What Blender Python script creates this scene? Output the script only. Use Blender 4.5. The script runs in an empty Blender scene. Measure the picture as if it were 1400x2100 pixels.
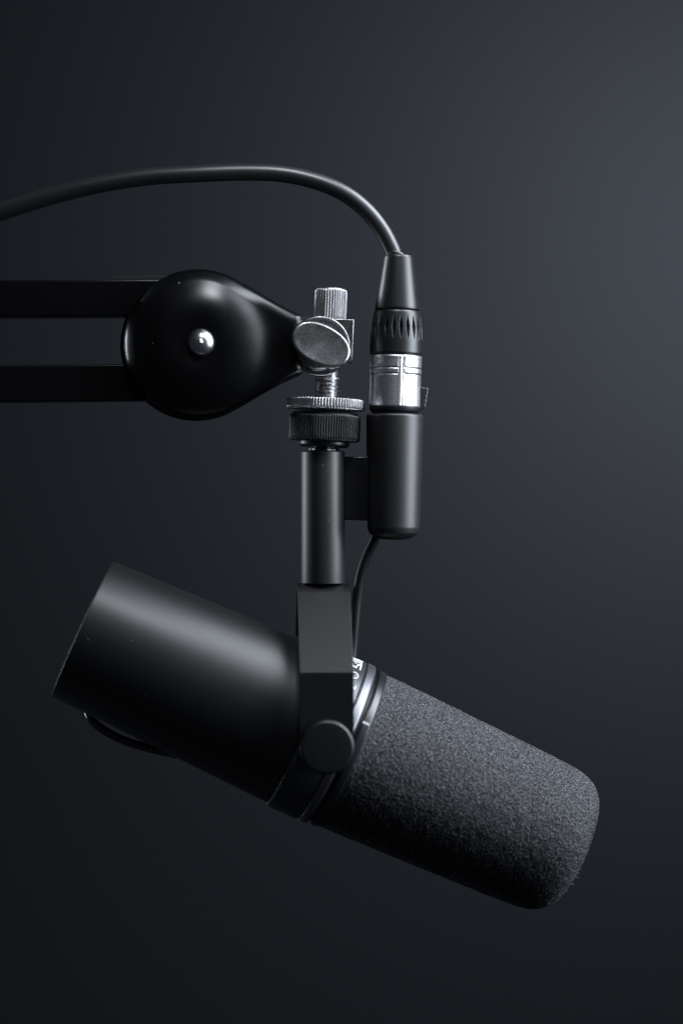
import bpy, math, random
import numpy as np
from mathutils import Vector, Matrix
random.seed(7); rng = np.random.default_rng(7)
SC = bpy.context.scene
COL = SC.collection
S = 0.00018            # metres per unit; all sizes below are in units of 0.18 mm
F = 4800.0             # camera distance in the same units

# ------------------------------------------------------------------ camera
cd = bpy.data.cameras.new('camera'); cam = bpy.data.objects.new('camera', cd); COL.objects.link(cam)
cam.location = (0, -F*S, 0); cam.rotation_euler = (math.radians(90), 0, 0)
cd.sensor_fit = 'VERTICAL'; cd.sensor_height = 36.0; cd.lens = 36.0*F/2100
cd.clip_start = 0.05; cd.clip_end = 50
cd.dof.use_dof = True; cd.dof.focus_distance = (F-5)*S; cd.dof.aperture_fstop = 3.2
SC.camera = cam
# ------------------------------------------------------------------ world and lamps
wd = bpy.data.worlds.new('World'); SC.world = wd; wd.use_nodes = True
wd.node_tree.nodes['Background'].inputs[0].default_value = (0.55, 0.65, 0.85, 1)
wd.node_tree.nodes['Background'].inputs[1].default_value = 0.03
def area(name, loc, target, sx, sy, watt, col=(1, 1, 1), spread=180):
    l = bpy.data.lights.new(name, 'AREA'); l.shape = 'RECTANGLE'; l.size = sx; l.size_y = sy
    l.energy = watt; l.color = col; l.spread = math.radians(spread)
    o = bpy.data.objects.new(name, l); COL.objects.link(o); o.location = loc
    o.rotation_euler = (Vector(target)-Vector(loc)).to_track_quat('-Z', 'Y').to_euler()
    return o
area('key_softbox', (0.37, -0.10, 0.35), (0.0, 0.0, -0.05), 0.40, 0.50, 1.9, (0.84, 0.91, 1.0), 70)
area('top_softbox', (0.03, -0.29, 0.48), (-0.02, 0.0, 0.0), 0.10, 0.12, 0.26, (0.90, 0.94, 1.0), 70)
area('right_softbox', (0.50, -0.12, 0.08), (0.0, 0.0, -0.03), 0.34, 0.36, 1.15, (0.84, 0.91, 1.0), 80)
area('side_strip', (-0.55, 0.22, 0.10), (0.0, 0.0, -0.03), 0.12, 0.6, 0.6, (0.82, 0.92, 1.0), 70)
area('wall_softbox', (0.43, 0.80, 0.27), (0.26, 1.30, 0.20), 0.25, 0.22, 1.45, (0.94, 0.97, 1.0), 170)
vs = SC.view_settings; vs.view_transform = 'Standard'; vs.look = 'None'; vs.exposure = 0; vs.gamma = 1
vs.use_curve_mapping = False
SC.render.engine = 'CYCLES'

# ------------------------------------------------------------------ materials
def newmat(name):
    m = bpy.data.materials.new(name); m.use_nodes = True
    return m, m.node_tree, m.node_tree.nodes['Principled BSDF']
def mat(name, col, rough, metal=0.0, bump=0.0, bscale=4000, spec=0.5, specks=0.0, rvar=0.0, speck_scale=450, coat=0.0):
    m, nt, p = newmat(name); N = nt.nodes; L = nt.links
    p.inputs['Base Color'].default_value = (*col, 1); p.inputs['Roughness'].default_value = rough
    p.inputs['Metallic'].default_value = metal; p.inputs['Specular IOR Level'].default_value = spec
    p.inputs['Coat Weight'].default_value = coat
    tc = N.new('ShaderNodeTexCoord')
    if bump:
        n = N.new('ShaderNodeTexNoise'); n.inputs['Scale'].default_value = bscale; n.inputs['Detail'].default_value = 3
        b = N.new('ShaderNodeBump'); b.inputs['Strength'].default_value = bump; b.inputs['Distance'].default_value = 0.00003
        L.new(tc.outputs['Object'], n.inputs['Vector']); L.new(n.outputs['Fac'], b.inputs['Height'])
        L.new(b.outputs['Normal'], p.inputs['Normal'])
    if rvar:
        n2 = N.new('ShaderNodeTexNoise'); n2.inputs['Scale'].default_value = 120; n2.inputs['Detail'].default_value = 5
        mr = N.new('ShaderNodeMapRange'); mr.inputs['To Min'].default_value = rough-rvar; mr.inputs['To Max'].default_value = rough+rvar
        L.new(tc.outputs['Object'], n2.inputs['Vector']); L.new(n2.outputs['Fac'], mr.inputs['Value'])
        L.new(mr.outputs['Result'], p.inputs['Roughness'])
    if specks:     # settled dust grains, sparse pale points of uneven size
        v = N.new('ShaderNodeTexVoronoi'); v.inputs['Scale'].default_value = speck_scale
        L.new(tc.outputs['Object'], v.inputs['Vector'])
        sep = N.new('ShaderNodeSeparateColor'); L.new(v.outputs['Color'], sep.inputs['Color'])
        thr = N.new('ShaderNodeMapRange'); thr.inputs['From Min'].default_value = 1-specks; thr.inputs['From Max'].default_value = 1
        thr.inputs['To Min'].default_value = 0; thr.inputs['To Max'].default_value = 0.085
        L.new(sep.outputs['Red'], thr.inputs['Value'])
        lt = N.new('ShaderNodeMath'); lt.operation = 'LESS_THAN'
        L.new(v.outputs['Distance'], lt.inputs[0]); L.new(thr.outputs['Result'], lt.inputs[1])
        mx = N.new('ShaderNodeMix'); mx.data_type = 'RGBA'
        mx.inputs['A'].default_value = (*col, 1); mx.inputs['B'].default_value = (0.20, 0.205, 0.215, 1)
        L.new(lt.outputs[0], mx.inputs['Factor']); L.new(mx.outputs['Result'], p.inputs['Base Color'])
    return m
M = {}
M['powder'] = mat('powder_coat', (0.003, 0.0032, 0.0037), 0.44, 0, 0.06, 5000, 0.55, specks=0.10)
M['powder2'] = mat('powder_coat_bracket', (0.0032, 0.0034, 0.0038), 0.37, 0, 0.45, 5000, 0.42, specks=0.08)
M['gloss'] = mat('gloss_black_paint', (0.0015, 0.0015, 0.0018), 0.27, 0, 0.05, 900, 0.32, specks=0.16, rvar=0.05, speck_scale=330)
M['stempaint'] = mat('powder_coat_stem', (0.004, 0.0042, 0.0048), 0.45, 0, 0.3, 5000, 0.6, specks=0.08)
M['barpaint'] = mat('satin_bar_paint', (0.0025, 0.0025, 0.0028), 0.27, 0, 0.1, 2000, 0.15, specks=0.05)
M['chrome'] = mat('chrome', (0.62, 0.62, 0.63), 0.17, 1.0, 0.10, 900, rvar=0.06)
M['knurled'] = mat('knurled_chrome', (0.48, 0.48, 0.49), 0.33, 1.0, 0.3, 1500, rvar=0.08)
M['leadcoat'] = mat('glossy_lead', (0.003, 0.003, 0.0035), 0.16, 0, 0.05, 900, 0.9)
M['groove'] = mat('groove_shade', (0.03, 0.03, 0.03), 0.6)  # dark tone standing in for the shade inside the shell grooves
M['rivet'] = mat('polished_rivet', (0.55, 0.55, 0.55), 0.27, 1.0, 0.3, 700, rvar=0.1)
M['latch'] = mat('dark_steel', (0.09, 0.09, 0.088), 0.42, 1.0, 0.2, 1500)
M['bolt'] = mat('worn_chrome', (0.36, 0.36, 0.37), 0.30, 1.0, 0.5, 1500, rvar=0.12)
M['nickel'] = mat('satin_nickel', (0.72, 0.72, 0.73), 0.36, 1.0, 0.8, 6500)
M['rubber'] = mat('cable_rubber', (0.008, 0.0085, 0.0095), 0.38, 0, 0.15, 3000, 0.75, specks=0.14)
M['plastic'] = mat('black_plastic', (0.006, 0.0063, 0.007), 0.36, 0, 0.30, 4500, 0.5, specks=0.10)
M['darkrub'] = mat('dark_rubber', (0.006, 0.006, 0.007), 0.45, 0, 0.1, 3000, 0.25)
M['plate'] = mat('printed_plate', (0.035, 0.037, 0.042), 0.34, 0.3, 0.1, 4000, 0.5)
M['alu'] = mat('dull_aluminium', (0.16, 0.165, 0.18), 0.45, 1.0, 0.2, 4000)
M['ring'] = mat('glossy_plastic_ring', (0.008, 0.009, 0.011), 0.32, 0.0, 0.1, 1500, 0.5)
M['ink'] = mat('white_ink', (0.6, 0.6, 0.62), 0.55)
M['felt'] = mat('dusty_felt', (0.012, 0.012, 0.013), 0.9, 0, 0.5, 2500, 0.2, specks=0.5, speck_scale=500)
M['greyink'] = mat('worn_white_ink', (0.33, 0.33, 0.33), 0.5)
M['fibre'] = mat('lint_fibre', (0.12, 0.12, 0.125), 0.8)
def grain(m, lo, hi, scale):      # blasted metal: fine light and dark grains
    nt = m.node_tree; p = nt.nodes['Principled BSDF']; tc = nt.nodes.new('ShaderNodeTexCoord')
    n = nt.nodes.new('ShaderNodeTexNoise'); n.inputs['Scale'].default_value = scale; n.inputs['Detail'].default_value = 1
    r = nt.nodes.new('ShaderNodeValToRGB'); r.color_ramp.elements[0].position = .38; r.color_ramp.elements[1].position = .62
    r.color_ramp.elements[0].color = (lo, lo, lo, 1); r.color_ramp.elements[1].color = (hi, hi, hi*1.01, 1)
    nt.links.new(tc.outputs['Object'], n.inputs['Vector']); nt.links.new(n.outputs['Fac'], r.inputs['Fac'])
    nt.links.new(r.outputs['Color'], p.inputs['Base Color'])
grain(M['nickel'], 0.48, 0.88, 3000); grain(M['bolt'], 0.20, 0.33, 1800)
def foam_mat():
    m, nt, p = newmat('foam'); N = nt.nodes; L = nt.links
    tc = N.new('ShaderNodeTexCoord')
    v = N.new('ShaderNodeTexNoise'); v.inputs['Scale'].default_value = 2600; v.inputs['Detail'].default_value = 1
    r = N.new('ShaderNodeValToRGB'); r.color_ramp.elements[0].position = 0.52; r.color_ramp.elements[0].color = (0.004, 0.004, 0.005, 1)
    r.color_ramp.elements[1].position = 0.66; r.color_ramp.elements[1].color = (0.125, 0.129, 0.140, 1)
    L.new(tc.outputs['Object'], v.inputs['Vector']); L.new(v.outputs['Fac'], r.inputs['Fac']); L.new(r.outputs['Color'], p.inputs['Base Color'])
    p.inputs['Roughness'].default_value = 0.75; p.inputs['Specular IOR Level'].default_value = 0.25
    b = N.new('ShaderNodeBump'); b.inputs['Strength'].default_value = 0.8; b.inputs['Distance'].default_value = 0.0004
    L.new(v.outputs['Fac'], b.inputs['Height']); L.new(b.outputs['Normal'], p.inputs['Normal'])
    return m
M['foam'] = foam_mat()
def wall_mat():
    m, nt, p = newmat('painted_wall'); N = nt.nodes; L = nt.links
    tc = N.new('ShaderNodeTexCoord'); n = N.new('ShaderNodeTexNoise'); n.inputs['Scale'].default_value = 1.2; n.inputs['Detail'].default_value = 2
    r = N.new('ShaderNodeValToRGB')
    r.color_ramp.elements[0].color = (0.095, 0.104, 0.124, 1); r.color_ramp.elements[1].color = (0.103, 0.111, 0.130, 1)
    L.new(tc.outputs['Object'], n.inputs['Vector']); L.new(n.outputs['Fac'], r.inputs['Fac']); L.new(r.outputs['Color'], p.inputs['Base Color'])
    p.inputs['Roughness'].default_value = 0.9; p.inputs['Specular IOR Level'].default_value = 0.1
    return m
M['wall'] = wall_mat()

# ------------------------------------------------------------------ helpers
def P(px, py, d=0.0):
    """real position of a point that stands d units behind the mid plane"""
    k = 1+d/F
    return np.array([(px-700)*k, d, (1050-py)*k])
WORLD = {}
def thing(name, label, cat, loc, group=None):
    o = bpy.data.objects.new(name, None); COL.objects.link(o); o.empty_display_size = 0.02
    o.location = [c*S for c in loc]; o['label'] = label; o['category'] = cat
    if group: o['group'] = group
    WORLD[o.name] = np.array(loc, float)*S
    return o
def build(name, V, Fc, m, parent=None, sharp=35, bevel=0, label=None, smooth=True, seg=2):
    V = np.asarray(V, float)*S
    c = (V.min(0)+V.max(0))/2
    me = bpy.data.meshes.new(name)
    Vl = V-c
    if isinstance(Fc, np.ndarray):
        me.vertices.add(len(Vl)); me.vertices.foreach_set('co', Vl.astype(np.float32).ravel())
        nf = len(Fc); me.loops.add(nf*4); me.loops.foreach_set('vertex_index', Fc.astype(np.int32).ravel())
        me.polygons.add(nf); me.polygons.foreach_set('loop_start', (np.arange(nf)*4).astype(np.int32))
        me.update(calc_edges=True); me.validate()
    else:
        me.from_pydata([tuple(v) for v in Vl], [], Fc); me.update()
    me.materials.append(m)
    if smooth:
        me.polygons.foreach_set('use_smooth', [True]*len(me.polygons))
        if sharp: me.set_sharp_from_angle(angle=math.radians(sharp))
    o = bpy.data.objects.new(name, me); COL.objects.link(o)
    if parent is not None:
        o.parent = parent; o.location = c-WORLD[parent.name]
    else: o.location = c
    WORLD[o.name] = c
    if bevel:
        b = o.modifiers.new('bevel', 'BEVEL'); b.width = bevel*S; b.segments = seg; b.limit_method = 'ANGLE'; b.angle_limit = math.radians(40)
        b.harden_normals = False
    if label: o['label'] = label
    return o
def rnd(pts, b, n=3):
    """round the corners of a profile polyline"""
    pts = [np.array(p, float) for p in pts]; out = [pts[0]]
    for i in range(1, len(pts)-1):
        a, c, d = pts[i-1], pts[i], pts[i+1]
        la, ld = np.linalg.norm(a-c), np.linalg.norm(d-c)
        bb = min(b, la*.45, ld*.45)
        p0, p1 = c+(a-c)/la*bb, c+(d-c)/ld*bb
        for k in range(n+1):
            t = k/n; out.append((1-t)**2*p0+2*t*(1-t)*c+t*t*p1)
    out.append(pts[-1]); return out
def frame(axis, ref=None):
    a = np.array(axis, float); a /= np.linalg.norm(a)
    r = np.array(ref if ref is not None else (0, -1, 0), float)
    if abs(a.dot(r)) > 0.999: r = np.array((0, 0, 1.0))
    u = r-a*r.dot(a); u /= np.linalg.norm(u); v = np.cross(a, u)
    return a, u, v
def lathe(O, axis, prof, n=96, disp=None, ref=None, cap=True):
    a, u, v = frame(axis, ref); prof = np.array(prof, float); m = len(prof)
    ph = np.arange(n)*2*np.pi/n
    R = np.repeat(prof[:, 1:2], n, 1); T = np.repeat(prof[:, 0:1], n, 1)
    if disp is not None: R = R+disp(T, np.repeat(ph[None], m, 0))
    V = (np.array(O)[None, None]+T[..., None]*a+R[..., None]*(np.cos(ph)[None, :, None]*u+np.sin(ph)[None, :, None]*v)).reshape(-1, 3)
    i, j = np.meshgrid(np.arange(m-1), np.arange(n), indexing='ij'); j2 = (j+1) % n
    Q = np.stack([i*n+j, (i+1)*n+j, (i+1)*n+j2, i*n+j2], -1).reshape(-1, 4)[:, ::-1]
    Fc = [tuple(q) for q in Q.tolist()]
    if cap: Fc.append(tuple(range(n))); Fc.append(tuple(range((m-1)*n+n-1, (m-1)*n-1, -1)))
    return V, Fc
def merge(*parts):
    V = []; Fc = []; k = 0
    for v, f in parts:
        V += [tuple(p) for p in v]; Fc += [tuple(i+k for i in q) for q in f]; k += len(v)
    return V, Fc
def flip(p): return p[0], [tuple(reversed(f)) for f in p[1]]
def catmull(pts, n=14):
    p = [np.array(q, float) for q in pts]; p = [2*p[0]-p[1]]+p+[2*p[-1]-p[-2]]; out = []
    for i in range(1, len(p)-2):
        for k in range(n):
            t = k/n
            out.append(.5*((2*p[i])+(-p[i-1]+p[i+1])*t+(2*p[i-1]-5*p[i]+4*p[i+1]-p[i+2])*t*t+(-p[i-1]+3*p[i]-3*p[i+1]+p[i+2])*t**3))
    out.append(p[-2]); return out
def tube(path, r, n=24, cap=True):
    path = [np.array(p, float) for p in path]; V = []; Fc = []; prev = None
    for i, p in enumerate(path):
        t = path[min(i+1, len(path)-1)]-path[max(i-1, 0)]; t /= np.linalg.norm(t)
        if prev is None:
            prev = np.cross(t, (0, 1, 0)); 
            if np.linalg.norm(prev) < .1: prev = np.cross(t, (1, 0, 0))
        prev = prev-t*prev.dot(t); prev /= np.linalg.norm(prev); q = np.cross(t, prev)
        rr = r(i/(len(path)-1)) if callable(r) else r
        for k in range(n):
            a = 2*math.pi*k/n; V.append(p+rr*(math.cos(a)*prev+math.sin(a)*q))
    for i in range(len(path)-1):
        for k in range(n):
            k2 = (k+1) % n; Fc.append((i*n+k, i*n+k2, (i+1)*n+k2, (i+1)*n+k))
    if cap: Fc.append(tuple(range(n-1, -1, -1))); Fc.append(tuple((len(path)-1)*n+k for k in range(n)))
    return V, Fc
def box(c, h, rot=None):
    c = np.array(c, float); V = []
    for x in (-1, 1):
        for y in (-1, 1):
            for z in (-1, 1):
                p = np.array([x*h[0], y*h[1], z*h[2]])
                if rot is not None: p = np.array(rot) @ p
                V.append(c+p)
    return V, [(0, 1, 3, 2), (4, 6, 7, 5), (0, 4, 5, 1), (2, 3, 7, 6), (0, 2, 6, 4), (1, 5, 7, 3)]
def prism(outline, y0, y1):
    """outline [(x,z)] anticlockwise seen from the front, extruded in depth"""
    n = len(outline)
    V = [(x, y0, z) for x, z in outline]+[(x, y1, z) for x, z in outline]
    return V, [tuple(range(n))]+[tuple(range(2*n-1, n-1, -1))]+[(i, i+n, (i+1) % n+n, (i+1) % n) for i in range(n)]
def up(px, py_bottom, d=0): return P(px, py_bottom, d)

# ------------------------------------------------------------------ wall
wv = [(-30000, 7200, -20000), (30000, 7200, -20000), (30000, 7200, 20000), (-30000, 7200, 20000),
      (-30000, 7700, -20000), (30000, 7700, -20000), (30000, 7700, 20000), (-30000, 7700, 20000)]
wall = build('wall', wv, [(0, 1, 2, 3), (7, 6, 5, 4), (0, 4, 5, 1), (3, 2, 6, 7), (0, 3, 7, 4), (1, 5, 6, 2)], M['wall'], smooth=False)
wall['kind'] = 'structure'

# ------------------------------------------------------------------ microphone
PSI = math.radians(2.6); AL = math.radians(24.4)
A = np.array([math.cos(AL)*math.cos(PSI), math.cos(AL)*math.sin(PSI), -math.sin(AL)])   # along the barrel, towards the foam
WH = np.array([math.sin(PSI), -math.cos(PSI), 0.0])                                      # level, towards the camera
UP = np.cross(A, WH); UP = -UP if UP[2] < 0 else UP
O = P(170, 1290, -22)
mic = thing('microphone', 'black studio microphone hanging tilted from the boom arm, with a fuzzy foam windscreen', 'microphone', P(662, 1197))
def mlathe(prof, n=160, disp=None, cap=True): return lathe(O, A, prof, n, disp, UP, cap)
barrel = mlathe(rnd([(3, 120), (0, 138), (0, 151), (250, 159.5), (480, 168.5), (487, 168.5), (488, 150)], 2.0), 200)
bar_o = build('barrel', *barrel, M['powder'], mic)
collar = mlathe(rnd([(488, 150), (488.5, 173.5), (494, 174.5), (556, 175.0), (557, 170), (560, 170)], 1.6), 200)
col_o = build('collar', *collar, M['plate'], mic)
build('trim_ring', *mlathe(rnd([(559, 168), (559.5, 175.6), (575, 175.6), (579, 172), (580, 160)], 2.0), 200), M['alu'], mic, label='dull silver trim ring beside the foam')
build('gap_seal', *mlathe(rnd([(578, 160), (578, 163), (590, 163), (590, 160)], .5), 120), M['darkrub'], mic)
wr = build('windscreen_ring', *mlathe(rnd([(587, 160), (587, 171), (590, 172.5), (603, 171.5), (605, 168), (606, 160)], 2.2), 200), M['ring'], mic)
# small bright index notch on that ring
# foam
prof = [(598, 150), (600, 165), (604, 168.3), (700, 166.2), (850, 161.5), (1000, 156), (1045, 152.5), (1075, 145), (1095, 131.5), (1108, 112), (1116, 85), (1121, 50), (1123, 20), (1123.3, 2)]
pp = np.array(catmull([(a_, b_, 0) for a_, b_ in prof], 20))[:, :2]
dl = np.r_[0, np.cumsum(np.linalg.norm(np.diff(pp, axis=0), axis=1))]
ns, nph = 520, 860
sl = np.linspace(0, dl[-1], ns); pr = np.stack([np.interp(sl, dl, pp[:, 0]), np.interp(sl, dl, pp[:, 1])], 1)
tg = np.gradient(pr, axis=0); tg /= np.linalg.norm(tg, axis=1)[:, None]
nr = np.stack([-tg[:, 1], tg[:, 0]], 1)                      # outward normal in (t, r)
def blur(a, k):
    for _ in range(k): a = (a+np.roll(a, 1, 0)+np.roll(a, -1, 0)+np.roll(a, 1, 1)+np.roll(a, -1, 1))/5
    return a
w1 = rng.standard_normal((ns, nph)); w2 = blur(rng.standard_normal((ns, nph)), 1); w2 /= w2.std(); w3 = blur(rng.standard_normal((ns, nph)), 60); w3 /= w3.std()
dsp = 0.6*w1+0.45*w2+0.3*w3
fade = np.clip((sl-20)/30, 0, 1)*np.clip((dl[-1]-sl)/30, 0, 1)
dsp *= 0.8*fade[:, None]
T = pr[:, 0:1]+nr[:, 0:1]*dsp; R = pr[:, 1:2]+nr[:, 1:2]*dsp
a_, u_, v_ = frame(A, UP); ph = np.arange(nph)*2*np.pi/nph
V = (O[None, None]+T[..., None]*a_+R[..., None]*(np.cos(ph)[None, :, None]*u_+np.sin(ph)[None, :, None]*v_)).reshape(-1, 3)
i, j = np.meshgrid(np.arange(ns-1), np.arange(nph), indexing='ij'); j2 = (j+1) % nph
Q = np.stack([i*nph+j2, (i+1)*nph+j2, (i+1)*nph+j, i*nph+j], -1).reshape(-1, 4)
foam = build('windscreen', V, Q[:, ::1], M['foam'], mic, sharp=0)
# short fibres standing off the foam
def fibre_mesh(cnt, tmin, phi_fn, length, r, curl):
    parts = []
    for _ in range(cnt):
        s_ = random.uniform(tmin, dl[-1]-10); k = int(np.searchsorted(sl, s_)); k = min(k, ns-1)
        p_ = phi_fn(); rad = math.cos(p_)*u_+math.sin(p_)*v_
        b0 = O+pr[k, 0]*a_+pr[k, 1]*rad; nn = nr[k, 0]*a_+nr[k, 1]*rad
        q = b0-nn*0.5; d = nn+np.array([random.gauss(0, .7) for _ in range(3)]); d /= np.linalg.norm(d); path = [q]
        L_ = random.uniform(*length)
        for _k in range(4):
            d = d+np.array([random.gauss(0, curl) for _ in range(3)]); d /= np.linalg.norm(d); q = q+d*L_/4; path.append(q)
        parts.append(tube(path, r, 3, cap=False))
    return merge(*parts)
fz = build('foam_fuzz', *fibre_mesh(1500, 25, lambda: random.uniform(-math.pi, math.pi), (1.5, 4.0), 0.35, .5), M['fibre'], foam, sharp=0); fz['kind'] = 'stuff'
# the few longer threads at the worn lower front corner
# phi measured from UP towards v_: find side that faces the camera
sgn = 1 if v_.dot(WH) > 0 else -1
fl = fibre_mesh(46, dl[-1]-190, lambda: sgn*random.uniform(1.9, 3.3), (5, 15), 0.5, .9)
fb = build('loose_thread', *fl, M['fibre'], foam, sharp=0); fb['kind'] = 'stuff'

# yoke
ZT = 1050-1197.0
piv = np.array([-38.0, 0, 1050-1511.0])
HW = 53.0
outer = [(-0.01, ZT), (20, ZT), (34, ZT-5), (50, ZT-18), (100, ZT-66), (150, ZT-114), (204.5, ZT-168), (204.5, ZT-230), (204.5, piv[2]+30), (204.5, piv[2])]
outer += [(204.5, piv[2]-HW*math.sin(q*math.pi/2/10)) for q in range(1, 11)]
def halfstrip(sg):
    pts = [np.array(p) for p in outer]; V = []; Fc = []; th = 13
    for k, p in enumerate(pts):
        t = pts[min(k+1, len(pts)-1)]-pts[max(k-1, 0)]; t /= np.linalg.norm(t)
        if k == 0: t = np.array([1.0, 0])
        n_ = np.array([-t[1], t[0]])*-1        # inward
        if n_[1] > 0.01 or (abs(n_[1]) < .01 and n_[0] > 0): pass
        inn = p+np.array([t[1], -t[0]])*th
        dz = piv[2]-p[1]
        hw = HW if dz <= 0 else math.sqrt(max(HW*HW-dz*dz, 9.0))
        for (q, h) in ((p, hw), (p, -hw), (inn, -hw), (inn, hw)):
            x = piv[0]+h*math.cos(PSI); y = h*math.sin(PSI)
            V.append(np.array([x, y, 0])+WH*q[0]*sg+np.array([0, 0, q[1]]))
    for k in range(len(pts)-1):
        a0, b0 = k*4, (k+1)*4
        for m_ in range(4):
            n2 = (m_+1) % 4; f = (a0+m_, a0+n2, b0+n2, b0+m_); Fc.append(f if sg < 0 else tuple(reversed(f)))
    e = (len(pts)-1)*4; f = (e, e+1, e+2, e+3); Fc.append(f if sg < 0 else tuple(reversed(f)))
    return V, Fc
yv, yf = merge(halfstrip(1), halfstrip(-1))
import bmesh
yo = build('yoke', yv, yf, M['powder2'], mic, sharp=25)
bm = bmesh.new(); bm.from_mesh(yo.data); bmesh.ops.remove_doubles(bm, verts=bm.verts, dist=1e-6*3); bmesh.ops.recalc_face_normals(bm, faces=bm.faces)
bm.to_mesh(yo.data); bm.free(); yo.data.set_sharp_from_angle(angle=math.radians(40))
b = yo.modifiers.new('bevel', 'BEVEL'); b.width = 2.6*S; b.segments = 3; b.limit_method = 'ANGLE'; b.angle_limit = math.radians(62)
wn = yo.modifiers.new('flat_faces', 'WEIGHTED_NORMAL'); wn.keep_sharp = True; wn.weight = 90
for sg in (1, -1):
    w = WH*sg
    kn = lathe(piv+w*203, w, rnd([(-3, 48), (0, 53.5), (17, 53.5), (20.5, 49), (21.5, 25), (21.8, 1)], 3.0, 4), 96)
    build('pivot_knob', *kn, M['powder2'], mic)
    build('pivot_washer', *lathe(piv+w*171, w, rnd([(0, 34), (20.5, 34)], 1), 48), M['darkrub'], mic)
# stem, flange, nut
build('stem', *lathe(P(662, 1196.5), (0, 0, 1), rnd([(0, 40), (0, 45), (269, 45), (271.5, 42.5), (272, 20)], 1.5), 96), M['stempaint'], mic)
TL = math.radians(2.4); UPT = np.array([math.sin(TL), 0, math.cos(TL)])
build('neck', *lathe(P(663.5, 926), UPT, rnd([(-2, 26), (1, 31), (6, 31), (7, 27), (12, 27)], .8), 60,
      lambda T_, p_: 1.2*np.sin(p_*9)), M['latch'], mic)
def knurl(n, amp, t0, t1):
    def f(T_, p_):
        w_ = np.clip((T_-t0)/1.5, 0, 1)*np.clip((t1-T_)/1.5, 0, 1)
        return amp*w_*(1-2*np.abs(np.cos(p_*n/2))**1.6)*-1
    return f
def dens(prof, step=3):
    out = []
    for p, q in zip(prof[:-1], prof[1:]):
        p = np.array(p, float); q = np.array(q, float); k = max(1, int(np.linalg.norm(q-p)/step))
        for m_ in range(k): out.append(p+(q-p)*m_/k)
    out.append(np.array(prof[-1], float)); return out
nut_b = P(664.5, 908)
build('mounting_nut', *lathe(nut_b, UPT, dens(rnd([(-9, 30), (-9.5, 47), (-5, 52), (3, 52), (3.2, 69), (5, 71.2), (54, 71.2), (61, 67), (63, 60), (63.5, 20)], 2.2), 6),
      84*8, knurl(84, 1.6, 5, 56)), M['plastic'], mic, sharp=75)
# connector housing
HT = math.radians(0.6); HU = np.array([math.sin(HT), 0, math.cos(HT)])
build('connector_housing', *lathe(P(806.5, 1104), HU, rnd([(-3, 2), (-2.5, 22), (2, 40), (10, 50), (22, 54), (246, 58.5), (251.5, 58.5), (254.5, 55), (254.5, 46), (245, 45), (240, 5)], 2.5, 4), 120), M['stempaint'], mic)
build('bridge', *prism([(-700+700+(705-700), 1050-1066), (755-700, 1050-1068), (755-700, 1050-936), (5, 1050-937)], -14, 26), M['powder2'], mic, bevel=2.5)
# lead from the housing to the barrel and loop behind
lead = catmull([P(772, 1090, 10), P(767, 1108, 14), P(752, 1140, 22), P(739, 1180, 30), P(732, 1225, 38), P(727, 1280, 42), P(722, 1340, 44), P(714, 1400, 30), P(706, 1440, 0)], 12)
build('lead', *tube(lead, 10, 20), M['darkrub'], mic)
loop = catmull([P(168, 1405, 60), P(178, 1450, 20), P(194, 1482, 0), P(236, 1510, -12), P(284, 1528, -10), P(335, 1541, 5), P(390, 1550, 25), P(430, 1545, 50)], 12)
build('rear_lead', *tube(loop, 9.0, 24), M['leadcoat'], mic, label='glossy black lead looping out under the rear of the barrel')

# printing on the collar: strokes laid on the real cylinder surface
CAM = np.array([0, -F, 0.0])
def on_cyl(px, py, R0):
    d = P(px, py, 0)-CAM; d /= np.linalg.norm(d)
    oc = CAM-O; dp = d-A*d.dot(A); op = oc-A*oc.dot(A)
    aa, bb, cc = dp.dot(dp), 2*dp.dot(op), op.dot(op)-R0*R0
    disc = bb*bb-4*aa*cc
    if disc < 0: disc = 0
    h = CAM+d*((-bb-math.sqrt(disc))/(2*aa)); t = (h-O).dot(A); r = h-O-A*t
    return t, math.atan2(r.dot(v_), r.dot(u_))
def cyl_pt(t, p_, R0): return O+A*t+R0*(math.cos(p_)*u_+math.sin(p_)*v_)
def patch(poly_px, R0=175.25, nu=6, nv=6):
    """quad given by four picture corners, laid on the collar as a thin raised print"""
    c = [on_cyl(x, y, R0) for x, y in poly_px]; V = []; Fc = []
    for i in range(nu+1):
        for j in range(nv+1):
            s, t = i/nu, j/nv
            tp = np.array(c[0])*(1-s)*(1-t)+np.array(c[1])*s*(1-t)+np.array(c[2])*s*t+np.array(c[3])*(1-s)*t
            V.append(cyl_pt(tp[0], tp[1], R0))
    for i in range(nu):
        for j in range(nv): Fc.append((i*(nv+1)+j, (i+1)*(nv+1)+j, (i+1)*(nv+1)+j+1, i*(nv+1)+j+1))
    return V, Fc
def Z(x, y): return 700+x/10.5, 1330+y/10.5
def stroke(pts, w):
    ps = []
    for (x0, y0), (x1, y1) in zip(pts[:-1], pts[1:]):
        dx, dy = x1-x0, y1-y0; l = math.hypot(dx, dy); nx, ny = -dy/l*w/2, dx/l*w/2
        ex, ey = dx/l*w*.2, dy/l*w*.2
        ps.append(patch([Z(x0-ex+nx, y0-ey+ny), Z(x1+ex+nx, y1+ey+ny), Z(x1+ex-nx, y1+ey-ny), Z(x0-ex-nx, y0-ey-ny)], nu=3, nv=2))
    return ps
ink = []
for (x0, y0, x1, y1, w) in [(120, 150, 458, 283, 15), (120, 178, 452, 309, 13), (120, 205, 446, 334, 12)]:
    ink += stroke([(x0, y0), (x1, y1)], w)
ink += stroke([(120, 262), (228, 306), (248, 372), (322, 408), (350, 345), (432, 366)], 25)
ink += stroke([(425, 350), (402, 455)], 30)
ink += stroke([(285, 300), (330, 322)], 12)
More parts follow.
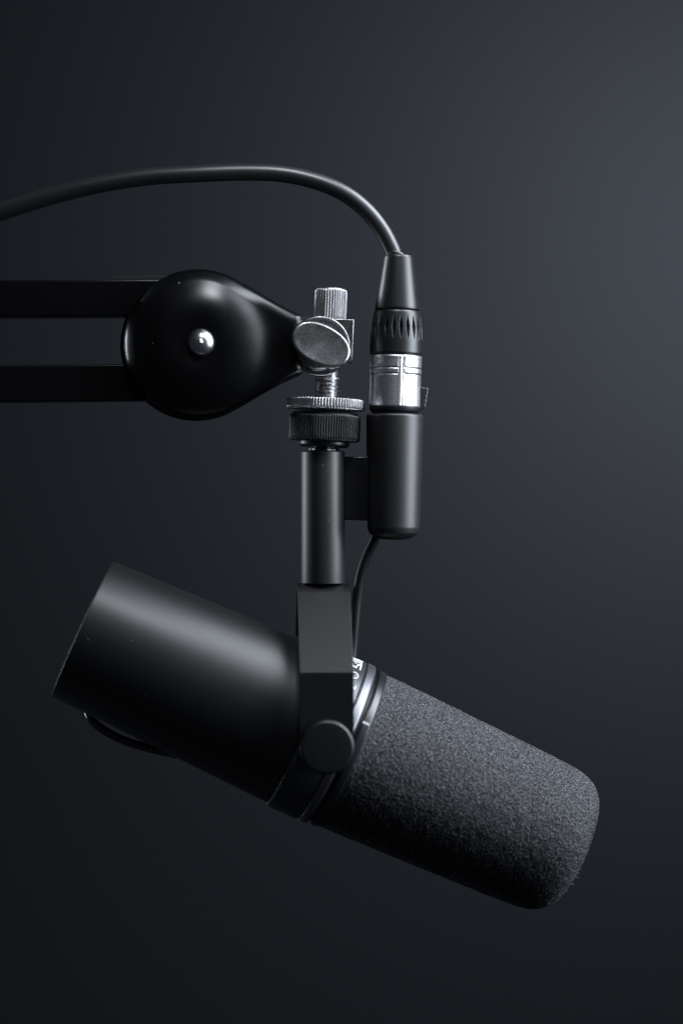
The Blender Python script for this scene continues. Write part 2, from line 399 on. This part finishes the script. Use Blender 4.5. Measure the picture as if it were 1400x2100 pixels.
ink += stroke([(150, 502), (215, 497), (275, 505), (330, 532), (362, 580), (348, 628), (308, 640), (262, 622), (205, 598), (150, 580)], 17)
ink += stroke([(296, 565), (310, 596)], 11)
ink += stroke([(150, 770), (215, 803), (280, 850)], 17)
ink += stroke([(306, 815), (283, 882)], 19)
ink += stroke([(160, 930), (225, 948), (248, 970), (225, 998), (160, 985)], 15)
build('lettering', *merge(*ink), M['ink'], col_o, sharp=0)
# small bright index mark on the clear ring
WORLDk = patch([(744.5, 1478), (757.5, 1484.5), (756.5, 1488.5), (743.5, 1482.5)], R0=172.9, nu=3, nv=3)
build('index_mark', *WORLDk, M['greyink'], wr, sharp=0)

# ------------------------------------------------------------------ audio cable with its plug
cab = thing('audio_cable', 'black rubber cable arching over to a plug with a silver metal shell above the microphone', 'cable', P(809, 850))
PT = math.radians(1.5); PU = np.array([math.sin(PT), 0, math.cos(PT)])
pb = P(808.5, 852)
cl = catmull([P(-160, 492, 60), P(-60, 458, 45), P(0, 436, 36), P(100, 404, 24), P(200, 379, 14), P(300, 363, 6), P(400, 356.5, 0), P(500, 353, 0), P(580, 356.5, 0), P(650, 372, 0),
              P(705, 396, 0), P(748, 429, 0), P(780, 467, 0), P(801, 505, 0), P(809, 528, 0), P(813, 560, 0)], 14)
build('cable_line', *tube(cl, lambda t: 18.2-1.2*t, 40), M['rubber'], cab)
build('cable_collar', *lathe(P(810.5, 524), (math.sin(math.radians(14)), 0, math.cos(math.radians(14))), rnd([(-3, 19), (4, 20.5), (7.5, 19.5), (8, 16)], 1.5), 48), M['rubber'], cab)
def PLp(t): return pb+PU*t
build('boot', *lathe(PLp(216), PU, rnd([(-1, 40), (0, 46), (4, 46.4), (108, 31), (112.5, 29), (113, 12)], 2.5), 120), M['plastic'], cab)
def grip(T_, p_):
    n_ = 22; tt = (T_-55)/25.0
    lens = np.clip(1-np.abs(tt), 0, 1)**0.9
    c = ((p_*n_/(2*np.pi)) % 1)-.5
    w_ = 0.30*lens+1e-6
    d = np.clip(1-np.abs(c)/w_, 0, 1)
    return -6.5*np.minimum(d*lens*1.5, 1)
gp = [(0, 50), (0.5, 53.0), (3, 54.4), (30, 54), (50, 52.6), (70, 50), (86, 47.6), (90, 46), (91, 42)]
gpp = dens(rnd(gp, 2.5), 1.6)
build('grip_sleeve', *lathe(PLp(124), PU, gpp, 22*30, grip), M['plastic'], cab, sharp=50)
def shell(T_, p_):
    ang = (p_+np.pi) % (2*np.pi)-np.pi
    rib = np.clip(1-np.abs(ang-0.20)/0.13, 0, 1); rib = np.clip(rib*6, 0, 1)
    g = np.maximum(np.clip(1-np.abs(T_-96)/2.0, 0, 1), np.clip(1-np.abs(T_-83.5)/2.0, 0, 1))
    step = 0.9*np.clip((T_-82)/1.0, 0, 1)
    line = np.clip(1-np.abs(ang-0.20)/0.02, 0, 1)
    return step*(1-rib)-2.0*g*(1-rib)+1.0*line+0.4*rib
sp = dens(rnd([(17, 48), (17, 52), (19, 52.8), (60, 52.2), (112, 51.8), (119, 52.2), (122, 51), (122.5, 45)], 1.5), 0.9)
# angle zero faces the camera; positive turns towards +x
ps = build('plug_shell', *lathe(PLp(0), PU, sp, 420, shell), M['nickel'], cab, sharp=50)
ps.data.materials.append(M['groove'])                    # shade of the two turned grooves, painted as dark faces
spn = np.array(sp)
for k in range(len(sp)-1):
    tm = (spn[k, 0]+spn[k+1, 0])/2
    if min(abs(tm-96), abs(tm-83.5)) < 1.0:
        for c in range(420):
            ang = ((c+.5)/420*2*math.pi+math.pi) % (2*math.pi)-math.pi
            if abs(ang-0.20) > 0.15: ps.data.polygons[k*420+c].material_index = 1
build('seam_ring', *lathe(PLp(121), PU, rnd([(-1, 44), (-.5, 48.8), (4.5, 48.8), (5, 40)], 1), 96), M['darkrub'], cab)
build('plug_seal', *lathe(PLp(0), PU, rnd([(-12, 30), (-5, 43), (5, 46), (9, 51), (16, 52.4), (19, 51.5), (19.5, 45)], 1.5), 96), M['darkrub'], cab)
# release latch, ridged thumb edge
lo = [(856-700, 1050-794), (876-700, 1050-796.5), (878-700, 1050-799), (875.5-700, 1050-803)]
for k, (bx, by) in enumerate([(876.5, 807), (874, 811), (875.5, 816), (872.5, 820), (874, 825), (871, 829), (872, 834), (868.5, 839), (862, 842), (856, 842)]):
    lo.append((bx-700, 1050-by))
build('latch', *prism(list(reversed(lo)), -13, 13), M['latch'], cab, bevel=1.2)

# ------------------------------------------------------------------ boom arm
arm = thing('boom_arm', 'gloss black twin bar boom arm with a teardrop joint and chrome clamp holding the microphone', 'boom arm', P(409, 708, 0))
X = lambda px: px-700
Zc = lambda py: 1050-py
def bar(ya, yb, ra, rb, d0, d1, x0=-120, x1=330):
    V = [(X(x0), d0, Zc(yb)), (X(x1), d0, Zc(rb)), (X(x1), d0, Zc(ra)), (X(x0), d0, Zc(ya))]
    V += [(x, d1, z) for x, _, z in V]
    return V, [(0, 1, 2, 3), (7, 6, 5, 4), (0, 4, 5, 1), (1, 5, 6, 2), (2, 6, 7, 3), (3, 7, 4, 0)]
build('bar', *bar(578.5, 652.5, 575.5, 650.5, -30, 30), M['barpaint'], arm, bevel=4, seg=3)
build('bar', *bar(752.5, 827, 748, 822.5, -30, 30), M['barpaint'], arm, bevel=4, seg=3)
build('felt_strip', *box(((X(228)+X(345))/2, 12, Zc(571.5)), (58, 16, 4.8)), M['felt'], arm, bevel=1)
# teardrop cover: rounded pressed shell
def teardrop(cx, cy, r, neck):
    C = np.array([X(cx), Zc(cy)]); pts = []
    (nx, ty, by) = neck
    # tangent angles solved so the straight flanks meet the neck corners
    def tang(px, pz, s):
        dx, dz = px-C[0], pz-C[1]; D = math.hypot(dx, dz); th = math.atan2(dz, dx)
        return th+s*math.acos(r/D)
    a1 = tang(X(nx), Zc(ty), 1); a2 = tang(X(nx), Zc(by), -1)
    n = 150; a2w = a2+2*math.pi
    for k in range(n+1):
        a = a1+(a2w-a1)*k/n; pts.append(C+r*np.array([math.cos(a), math.sin(a)]))
    m = 34; e = pts[-1]; q = np.array([X(nx), Zc(by)])
    for k in range(1, m+1):
        t = k/m; pts.append(e*(1-t)+q*t+np.array([0, -1])*(-5.0)*math.sin(math.pi*t)*t)
    q2 = np.array([X(nx), Zc(ty)])
    for k in range(1, 16): pts.append(q*(1-k/16)+q2*k/16)
    s0 = pts[0]
    for k in range(m):
        t = k/m; pts.append(q2*(1-t)+s0*t+np.array([0, 1])*(-5.0)*math.sin(math.pi*t)*(1-t))
    return C, pts
def cover(name, cx, cy, r, neck, y_edge, Ht, w0, sign, m, parent):
    C, pts = teardrop(cx, cy, r, neck); pts = np.array(pts); n = len(pts)
    a = pts; b = np.roll(pts, -1, 0)
    def dist(p):
        ab = b-a; t = np.clip(((p-a)*ab).sum(1)/np.maximum((ab*ab).sum(1), 1e-9), 0, 1)
        dd = np.linalg.norm(p-(a+ab*t[:, None]), axis=1)
        return dd.min()
    ss = np.r_[1, 1-np.linspace(0, 1, 60)[1:]**1.5*0.995]
    ss = np.r_[1.0, 0.997, 0.99, np.linspace(0.98, 0.02, 64)]
    V = [(p[0], y_edge, p[1]) for p in pts]; Fc = []
    for s in ss[1:]:
        # the medial centre slides a little towards the neck so that the flanks stay even
        for p in pts:
            q = C+(p-C)*s; d = dist(q)
            g = min(max((q[0]-C[0])/250.0, 0), 1); w = w0*(1-g)+46*g
            rr = np.linalg.norm(q-C)
            u = min(max((rr-42)/(r-42), 0), 1.3)
            h1 = (Ht-14)*(1-u*u)                                     # round pressed boss
            h2 = 9.0                                                 # lower web towards the neck
            k_ = 7.0; hb = k_*math.log(math.exp(h1/k_)+math.exp(h2/k_))
            e_ = 26.0; ed = math.sqrt(max(0, 1-(1-min(d/e_, 1))**2))
            h = (hb+14-2)*ed*(min(d/6, 1)*0.25+0.75)-8.0*math.exp(-(rr/46.0)**2)
            V.append((q[0], y_edge+sign*(3+h), q[1]))
    V.append((C[0], y_edge+sign*(3+Ht-2-8), C[1]))
    R_ = len(ss)
    for k in range(R_-1):
        for i in range(n):
            i2 = (i+1) % n; f = (k*n+i, (k+1)*n+i, (k+1)*n+i2, k*n+i2); Fc.append(f if sign > 0 else tuple(reversed(f)))
    c = len(V)-1
    for i in range(n):
        f = ((R_-1)*n+i, c, (R_-1)*n+(i+1) % n); Fc.append(f if sign > 0 else tuple(reversed(f)))
    Fc.append(tuple(range(n)) if sign > 0 else tuple(range(n-1, -1, -1)))
    return build(name, V, Fc, m, parent, sharp=60)
fc = cover('joint_cover', 409.5, 707.5, 152.0, (622, 651, 768), -34, 62, 104, -1, M['gloss'], arm)
bc = cover('joint_cover', 400, 706, 156.0, (614, 655, 768), 34, 50, 104, 1, M['gloss'], arm)
build('rivet', *lathe(P(412.5, 703, -86), (0, -1, 0), [(0, 27.5), (6, 28), (13, 26), (19, 21.5), (24, 14.5), (26.5, 7), (27, 1)], 64), M['rivet'], fc, sharp=0)
# clamp block with its screw shaft
th = math.radians(2.6); RT = np.array([[math.cos(th), 0, math.sin(th)], [0, 1, 0], [-math.sin(th), 0, math.cos(th)]])
blk = build('clamp_block', *box((X(672), 0, Zc(698)), (52, 30, 43), RT), M['bolt'], arm, bevel=1.8)
build('thumb_screw', *lathe(P(676.5, 657), UPT, dens(rnd([(-8, 29), (-4, 31.5), (58, 31.5), (63, 31), (65.5, 28.5), (66, 4)], 1.5), 5), 38*8, knurl(38, 1.8, -3, 62)), M['knurled'], arm, sharp=75)
def thread(T_, p_):
    g = ((T_/8.2-p_/(2*np.pi)) % 1)
    return -5.0*np.abs(g*2-1)*np.clip((56-T_)/3, 0, 1)
build('threaded_stud', *lathe(P(669.5, 832), UPT, [(k*0.8, 26.5) for k in range(0, 73)]+[(58.5, 25), (59, 24.3), (112, 24.3)], 64, thread), M['knurled'], arm, sharp=60)
build('lock_ring', *lathe(P(667.0, 841.5), UPT, dens(rnd([(0, 60), (0.5, 76.5), (2.5, 78), (22, 78), (23.5, 76.5), (24, 20)], 1), 5), 80*8, knurl(80, 1.8, 2, 23)), M['knurled'], arm, sharp=75)
# washer and wing bolt in front of the block
build('washer', *lathe(P(656, 710, -30), (0.05, -1, -0.03), rnd([(0, 52), (0, 60), (5, 61.5), (8, 60), (9, 54), (9.5, 10)], 1.5, 4), 120), M['bolt'], arm)
build('bolt_collar', *lathe(P(652, 712, -38), (0.05, -1, -0.03), rnd([(0, 40), (0, 50), (14, 46), (20, 34), (22, 10)], 3, 4), 96), M['bolt'], arm)
def wing():
    al = math.radians(-27); e1 = np.array([math.cos(al), 0.10, math.sin(al)]); e1 /= np.linalg.norm(e1)
    f = np.array([0.14, -1, 0.12]); f /= np.linalg.norm(f); e1 -= f*e1.dot(f); e1 /= np.linalg.norm(e1); e2 = np.cross(f, e1)
    c = P(657, 707.5, -66); V = []; n = 96
    rings = [(-9, .90), (-8, .95), (-4.5, .99), (0, 1.0), (4, .985), (7, .95), (8.6, .90), (8.2, .84), (7.6, .5), (7.4, .02)]
    for hgt, sc in rings:
        for k in range(n):
            a = 2*math.pi*k/n; ca, sa = math.cos(a), math.sin(a)
            ex = 2/2.25
            x = 64.5*math.copysign(abs(ca)**ex, ca); z = 41.5*math.copysign(abs(sa)**ex, sa)
            V.append(c+e1*x*sc+e2*z*sc+f*hgt)
    Fc = []
    for r_ in range(len(rings)-1):
        for k in range(n):
            k2 = (k+1) % n; Fc.append((r_*n+k, r_*n+k2, (r_+1)*n+k2, (r_+1)*n+k))
    Fc.append(tuple(range(n-1, -1, -1))); Fc.append(tuple((len(rings)-1)*n+k for k in range(n)))
    return V, Fc
build('wing_bolt', *wing(), M['bolt'], arm, sharp=60)
